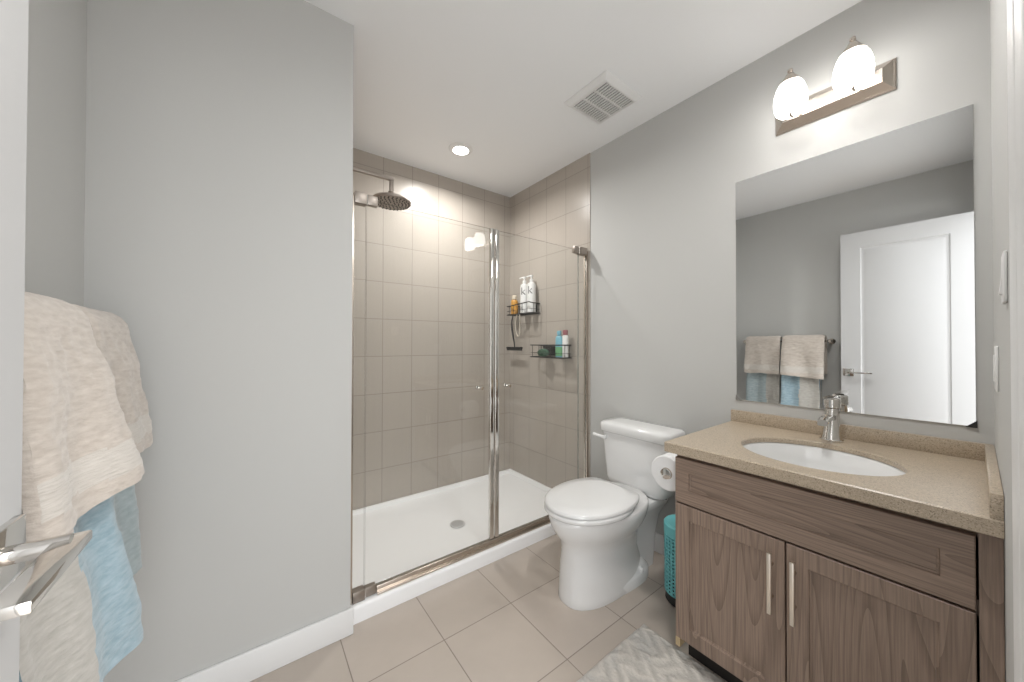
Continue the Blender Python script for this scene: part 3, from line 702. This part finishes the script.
# bath mat: pile height pattern is modelled in the mesh
rx0, rx1, ry0, ry1 = 0.775, 1.300, 0.03, 0.826
bm = B(); nx, ny = 150, 230; lay = bm.verts.layers.float.new('pile')
def pile(x, y):
    w = noise.noise(Vector((x*9, y*9, 0.3)))*0.8 + noise.noise(Vector((x*22, y*22, 3)))*0.25
    zz = abs(((x*9+w*0.35) % 1.0)-0.5)*2
    d = (y*16 + zz*1.15 + w*0.8)
    v = abs((d % 1.0)-0.5)*2
    k = 0.5+0.5*noise.noise(Vector((x*5, y*5, 9)))
    return (0.5+0.5*math.sin((v-0.5)*PI))*(0.25+0.75*max(0,k)) + 0.2*noise.noise(Vector((x*120, y*120, 0)))
rows_ = []
for j in range(ny+1):
    row = []
    for i in range(nx+1):
        x = rx0+(rx1-rx0)*i/nx; y = ry0+(ry1-ry0)*j/ny
        e = min(i, nx-i, (j)*1.0, (ny-j))/4.0; e = min(1, e)
        p = pile(x, y)
        wob = 0.003*noise.noise(Vector((x*25, y*25, 5)))
        v = bm.verts.new((x+wob, y+0.004*noise.noise(Vector((x*18, y*3, 1))), 0.0015+e**0.5*(0.008+0.005*p))); v[lay] = p
        row.append(v)
    rows_.append(row)
for j in range(ny):
    for i in range(nx): bm.faces.new((rows_[j][i], rows_[j][i+1], rows_[j+1][i+1], rows_[j+1][i]))
bd = [e for e in bm.edges if e.is_boundary]
r_ = bmesh.ops.extrude_edge_only(bm, edges=bd); ev = [g for g in r_['geom'] if isinstance(g, bmesh.types.BMVert)]
for v in ev: v.co.z = 0.0003
tag(obj('bath_mat', bm, M['rug'], smooth=180), 'pale grey plush bath mat with a raised zigzag pattern on the floor before the vanity', 'bath mat')

# ------------------------------------------------------------------ towel bar and towels
BX, BZ = -0.306, 1.182
t = thing('towel_bar', 'brushed metal towel bar on the grey wall behind the open door', 'towel bar', (XL, 1.045, BZ))
bm = B(); tube(bm, [(BX, 0.740, BZ), (BX, 1.372, BZ)], 0.008, 14); obj('bar', bm, M['nickel'], t)
for y in (0.740, 1.372):
    bm = B(); lathe(bm, [(0.024, 0.0003), (0.024, 0.006), (0.014, 0.014), (0.010, 0.03), (0.010, BX-XL-0.01), (0.017, BX-XL-0.004), (0.017, BX-XL+0.010), (0.010, BX-XL+0.016)], (XL, y, BZ), 'X', 24); obj('post', bm, M['nickel'], t)

def towel(name, y0, y1, gap, th, zf, zb, flare, mat, label, group, seed, fold=0.012, nf=2.5, split=None, hem=None, lean=0.0, uneven=0.0):
    """cloth folded over the bar: back sheet, crown, front sheet that swells outwards; closed thick mesh"""
    R_ = 0.008+gap+th/2
    path = []                                       # (x, z, front weight)
    NB, NF = 14, 46
    for k in range(NB): z = zb+(BZ-zb)*k/NB; path.append((BX-R_, z, 0.0))
    for k in range(9): a = PI-PI*k/8; path.append((BX+R_*math.cos(a), BZ+R_*math.sin(a), 0.5*k/8))
    for k in range(1, NF+1): path.append((BX+R_, BZ-(BZ-zf)*k/NF, 1.0))
    NY = 34; outer, inner = [], []
    for i in range(NY+1):
        v = i/NY; y = y0+(y1-y0)*v; ro, ri = [], []
        for j, (x, z, w) in enumerate(path):
            d = max(0.0, BZ-z); g = 0.0
            if w >= 1.0:
                q = 1-math.exp(-d/0.16)
                g = flare(v, d) + fold*min(1, d/0.25)*math.sin(2*PI*nf*v+seed+d*1.5) + 0.006*noise.noise(Vector((y*14, z*7, seed)))*q
                fz = z - uneven*(v-0.5)*min(1, d/0.2) + 0.010*noise.noise(Vector((y*9, seed, 0)))*min(1, d/0.3)
            else: fz = z
            yy = y + (lean*d if w >= 1 else 0) + 0.006*noise.noise(Vector((z*8, seed, y*2)))*min(1, d*4)
            e = th/2*(0.55+0.45*min(1, min(v, 1-v)*14))
            fz2 = 0.0035*noise.noise(Vector((y*60, z*60, seed)))
            # normal of the profile
            if w >= 1: nx_, nz_ = 1, 0
            elif w == 0: nx_, nz_ = -1, 0
            else: a = PI-PI*(w*2); nx_, nz_ = math.cos(a), math.sin(a)
            if w < 1: fz2 *= 0.4
            ro.append(Vector((x+g+nx_*(e+fz2), yy, fz+nz_*(e+fz2)))); ri.append(Vector((x+g-nx_*e, yy, fz-nz_*e)))
        outer.append(ro); inner.append(ri)
    bm = B()
    rings = [o_ + list(reversed(n_)) for o_, n_ in zip(outer, inner)]
    loft(bm, rings, True, True)
    L = len(path)
    if hem:
        for f in bm.faces:
            c = f.calc_center_median()
            if len(f.verts) == 4 and c.x > BX+R_*0.5 and hem[0] < c.z < hem[1]: f.material_index = 1
    if split:
        for f in bm.faces:
            c = f.calc_center_median()
            if len(f.verts) == 4 and ((c.y-y0)/(y1-y0)) + 0.03*noise.noise(Vector((c.z*9, 0, seed))) < split: f.material_index = 1
    o = obj(name, bm, mat, smooth=70); tag(o, label, 'towel', group); return o
def fl(pts):
    """swell of the front sheet against the drop below the bar, eased between points"""
    def f(v, d):
        for (d0, g0), (d1, g1) in zip(pts, pts[1:]):
            if d <= d1:
                t = (d-d0)/(d1-d0); return g0+(g1-g0)*t*t*(3-2*t)
        return pts[-1][1]
    return f
def spread(lo, hi):
    """nearer edge hangs flat (lo), far edge swells out (hi)"""
    return lambda v, d: lo(v, d)*(1-v**1.3)+hi(v, d)*v**1.3
towel('bath_towel', 0.800, 1.055, 0.002, 0.018, 0.530, 0.60, spread(fl([(0, 0), (0.25, 0.010), (0.62, 0.036)]), fl([(0, 0), (0.28, 0.046), (0.62, 0.098)])), [M['blue_towel'], M['grey_towel']], 'large light blue and grey towel, nearer of two under the beige towels', 'bath towels on the bar', 1.3, fold=0.007, nf=2.0, split=0.52, uneven=-0.02)
towel('bath_towel', 1.080, 1.345, 0.002, 0.018, 0.565, 0.62, spread(fl([(0, 0), (0.25, 0.010), (0.62, 0.030)]), fl([(0, 0), (0.25, 0.018), (0.62, 0.046)])), [M['bluegrey_towel'], M['grey_towel']], 'grey-blue bath towel hanging at the far end of the bar', 'bath towels on the bar', 2.1, fold=0.007, nf=2.0, split=0.38)
towel('hand_towel', 0.768, 1.060, 0.023, 0.026, 0.872, 0.90, spread(fl([(0, 0), (0.10, 0.010), (0.32, 0.020)]), fl([(0, 0), (0.12, 0.030), (0.32, 0.074)])), [M['beige_towel'], M['beige_hem']], 'beige hand towel nearest the door, draped over the blue and grey towel', 'beige hand towels', 0.4, fold=0.013, nf=1.4, hem=(0.905, 0.960), uneven=-0.035)
towel('hand_towel', 1.078, 1.352, 0.023, 0.022, 0.880, 0.92, spread(fl([(0, 0), (0.10, 0.010), (0.32, 0.024)]), fl([(0, 0), (0.10, 0.022), (0.32, 0.050)])), [M['beige_towel'], M['beige_hem']], 'beige hand towel at the far end of the bar by the corner', 'beige hand towels', 2.6, fold=0.006, nf=1.5, hem=(0.915, 0.965))

# ------------------------------------------------------------------ shower caddies and what is in them
def caddy(y0, y1, x0, x1, zb, zt, label, wave):
    t = thing('shower_caddy', label, 'shower basket', ((x0+x1)/2, (y0+y1)/2, zb), 'wire shower baskets')
    def loop(z, wv=0.0):
        pts = []
        for p in rrect((x0+x1)/2, (y0+y1)/2, (x1-x0)/2, (y1-y0)/2, 0.03, z, 5):
            f = (p.y-y0)/(y1-y0); k = max(0, (x1-p.x)/(x1-x0)-0.1)
            dz = wv*math.sin(PI*min(1, max(0, (0.62-f)/0.62)))*min(1, k*1.6) - wv*0.55*math.sin(PI*min(1, max(0, (f-0.5)/0.5)))*min(1, k*1.6)
            pts.append(p+Vector((0, 0, dz)))
        return pts
    bm = B(); tube(bm, loop(zt, wave), 0.0042, 8, True); obj('top_rail', bm, M['black'], t)
    bm = B(); tube(bm, loop(zb+0.005), 0.0042, 8, True); tube(bm, loop(zb+0.035), 0.0016, 6, True)
    nb = 10
    for k in range(nb+1):
        y = y0+0.006+(y1-y0-0.012)*k/nb; tube(bm, [(x0+0.004, y, zb+0.003), (x1-0.002, y, zb+0.003)], 0.0018, 6)
    obj('bottom_rack', bm, M['black'], t)
    for f in (0.02, 0.34, 0.68, 0.98):
        y = y0+(y1-y0)*f; xx = x0 if 0.1 < f < 0.9 else x0+0.03
        lp = min(loop(zt, wave), key=lambda p: (p.y-y)**2+(p.x-xx)**2)
        bm = B(); tube(bm, [(xx, y, zb+0.004), (xx, y, lp.z)], 0.0020, 6); obj('upright', bm, M['black'], t)
    for y in (y0+0.03, y1-0.03): bm = B(); tube(bm, [(x1, y, zb+0.004), (x1, y, zt)], 0.0020, 6); obj('upright', bm, M['black'], t)
    bm = boxes(((x1+0.0005, y0+0.05, zb+0.015), (W-TT-0.0003, y1-0.05, zt-0.006)), bev=0.001); obj('adhesive_pad', bm, M['black'], t)
    return t
WX = W-TT-0.004
caddy(2.030, 2.360, 1.708, WX, 1.390, 1.470, 'black wire basket on the shower wall holding two white pump bottles', 0.022)
caddy(1.700, 2.060, 1.710, WX, 1.052, 1.146, 'black wire basket on the shower wall holding a blue bottle, lower of the two', 0.0)

CZ = 1.3975
def prof_obj(name, prof, c, mat, parent=None, n=28, sx=1.0, sy=1.0):
    bm = B(); lathe(bm, prof, (0, 0, 0), 'Z', n)
    for v in bm.verts: v.co = Vector((v.co.x*sx+c[0], v.co.y*sy+c[1], v.co.z+c[2]))
    return obj(name, bm, mat, parent, smooth=40)
def pump(y, x, label):
    t = thing('pump_bottle', label, 'bottle', (x, y, CZ), 'white pump bottles')
    prof_obj('bottle_body', [(0.031, 0), (0.034, 0.003), (0.034, 0.215), (0.030, 0.232), (0.014, 0.242), (0.014, 0.250)], (x, y, CZ), M['plastic_white'], t)
    prof_obj('pump_head', [(0.015, 0.2505), (0.015, 0.266), (0.006, 0.268), (0.006, 0.282), (0.012, 0.284), (0.012, 0.298), (0.002, 0.300)], (x, y, CZ), M['plastic_white'], t)
    bm = B(); tube(bm, [(x, y, CZ+0.292), (x-0.012, y+0.018, CZ+0.292), (x-0.02, y+0.036, CZ+0.286)], 0.005, 8); obj('nozzle', bm, M['plastic_white'], t)
    # a printed "k" on the side turned to the room
    cu = bpy.data.curves.new('letter', 'FONT'); cu.body = 'k'; cu.size = 0.085; cu.align_x = 'CENTER'
    to = bpy.data.objects.new('letter', cu); COL.objects.link(to); bpy.context.view_layer.update()
    me = to.to_mesh(); bm = B(); bm.from_mesh(me); to.to_mesh_clear(); bpy.data.objects.remove(to); bpy.data.curves.remove(cu)
    bmesh.ops.triangulate(bm, faces=bm.faces[:]); bmesh.ops.subdivide_edges(bm, edges=bm.edges[:], cuts=2)
    dirv = Vector((-x, -y, 0)).normalized(); a0 = math.atan2(dirv.y, dirv.x)
    for v in bm.verts:
        a = a0 - 0.35 + v.co.x/0.034; r = 0.0344; v.co = Vector((x+r*math.cos(a), y+r*math.sin(a), CZ+0.150+v.co.y))
    obj('letter_k', bm, M['ink'], t, smooth=0)
pump(2.182, 1.764, 'white pump bottle with a letter k, middle of the upper shower basket')
pump(2.095, 1.764, 'white pump bottle with a letter k, nearer the basket end toward the toilet')
t = thing('shampoo_bottle', 'amber bottle with a cream cap beside the white pump bottles', 'bottle', (1.755, 2.303, CZ))
prof_obj('bottle_body', [(0.027, 0), (0.030, 0.003), (0.030, 0.108), (0.024, 0.120), (0.016, 0.126)], (1.755, 2.303, CZ), M['orange'], t)
prof_obj('cap', [(0.021, 0.1265), (0.021, 0.155), (0.016, 0.160), (0.002, 0.1605)], (1.755, 2.303, CZ), M['cream'], t)
CZ2 = 1.058
t = thing('body_wash_bottle', 'light blue bottle with a green lower label in the lower shower basket', 'bottle', (1.762, 1.785, CZ2))
prof_obj('bottle_body', [(0.026, 0), (0.030, 0.004), (0.030, 0.130), (0.024, 0.150), (0.014, 0.156), (0.014, 0.160)], (1.762, 1.785, CZ2), M['blue'], t, sx=0.75)
prof_obj('cap', [(0.016, 0.1605), (0.016, 0.185), (0.012, 0.190), (0.002, 0.191)], (1.762, 1.785, CZ2), M['blue'], t)
prof_obj('label_band', [(0.0306, 0.012), (0.0306, 0.075)], (1.762, 1.785, CZ2), M['green'], t, sx=0.76)
t = thing('lotion_tube', 'white tube with a maroon top standing beside the blue bottle', 'tube', (1.768, 1.730, CZ2))
prof_obj('tube_body', [(0.022, 0), (0.024, 0.004), (0.024, 0.150), (0.018, 0.158)], (1.768, 1.730, CZ2), M['plastic_white'], t, sx=0.7)
prof_obj('cap', [(0.020, 0.1585), (0.021, 0.190), (0.018, 0.194), (0.002, 0.195)], (1.768, 1.730, CZ2), M['maroon'], t, sx=0.75)
bm = B(); bmesh.ops.create_icosphere(bm, subdivisions=4, radius=0.042)
for v in bm.verts:
    p = v.co.normalized(); v.co = Vector((1.755+v.co.x*0.75, 1.945+v.co.y*1.35, CZ2+0.030+v.co.z*0.68)) + p*0.006*noise.noise(v.co*120)
tag(obj('bath_scrubber', bm, M['soap']), 'dark green scrubbing puff lying in the lower shower basket', 'scrubber')

# squeegee and looped cord that hang below the upper basket
t = thing('squeegee', 'small black shower squeegee hanging below the upper wire basket', 'squeegee', (1.745, 2.30, 1.11))
bm = B(); tube(bm, bez([(1.748, 2.315, 1.391), (1.738, 2.318, 1.33), (1.742, 2.312, 1.25), (1.748, 2.300, 1.18), (1.745, 2.285, 1.125)], 8), [0.004+0.0035*math.sin(PI*k/32) for k in range(33)], 10); obj('handle', bm, M['rubber'], t)
bm = boxes(((1.735, 2.195, 1.112), (1.757, 2.390, 1.130)), bev=0.003)
obj('blade_holder', bm, M['black'], t); obj('rubber_blade', boxes(((1.744, 2.190, 1.100), (1.748, 2.395, 1.1125))), M['rubber'], t)
bm = B(); tube(bm, bez([(1.745, 2.255, 1.392), (1.735, 2.265, 1.33), (1.742, 2.262, 1.25), (1.745, 2.240, 1.215), (1.748, 2.222, 1.25), (1.742, 2.215, 1.33), (1.746, 2.222, 1.392)], 6), 0.0045, 8)
tag(obj('cord_loop', bm, M['loofah']), 'cream cord loop hanging below the upper wire basket beside the squeegee', 'cord')
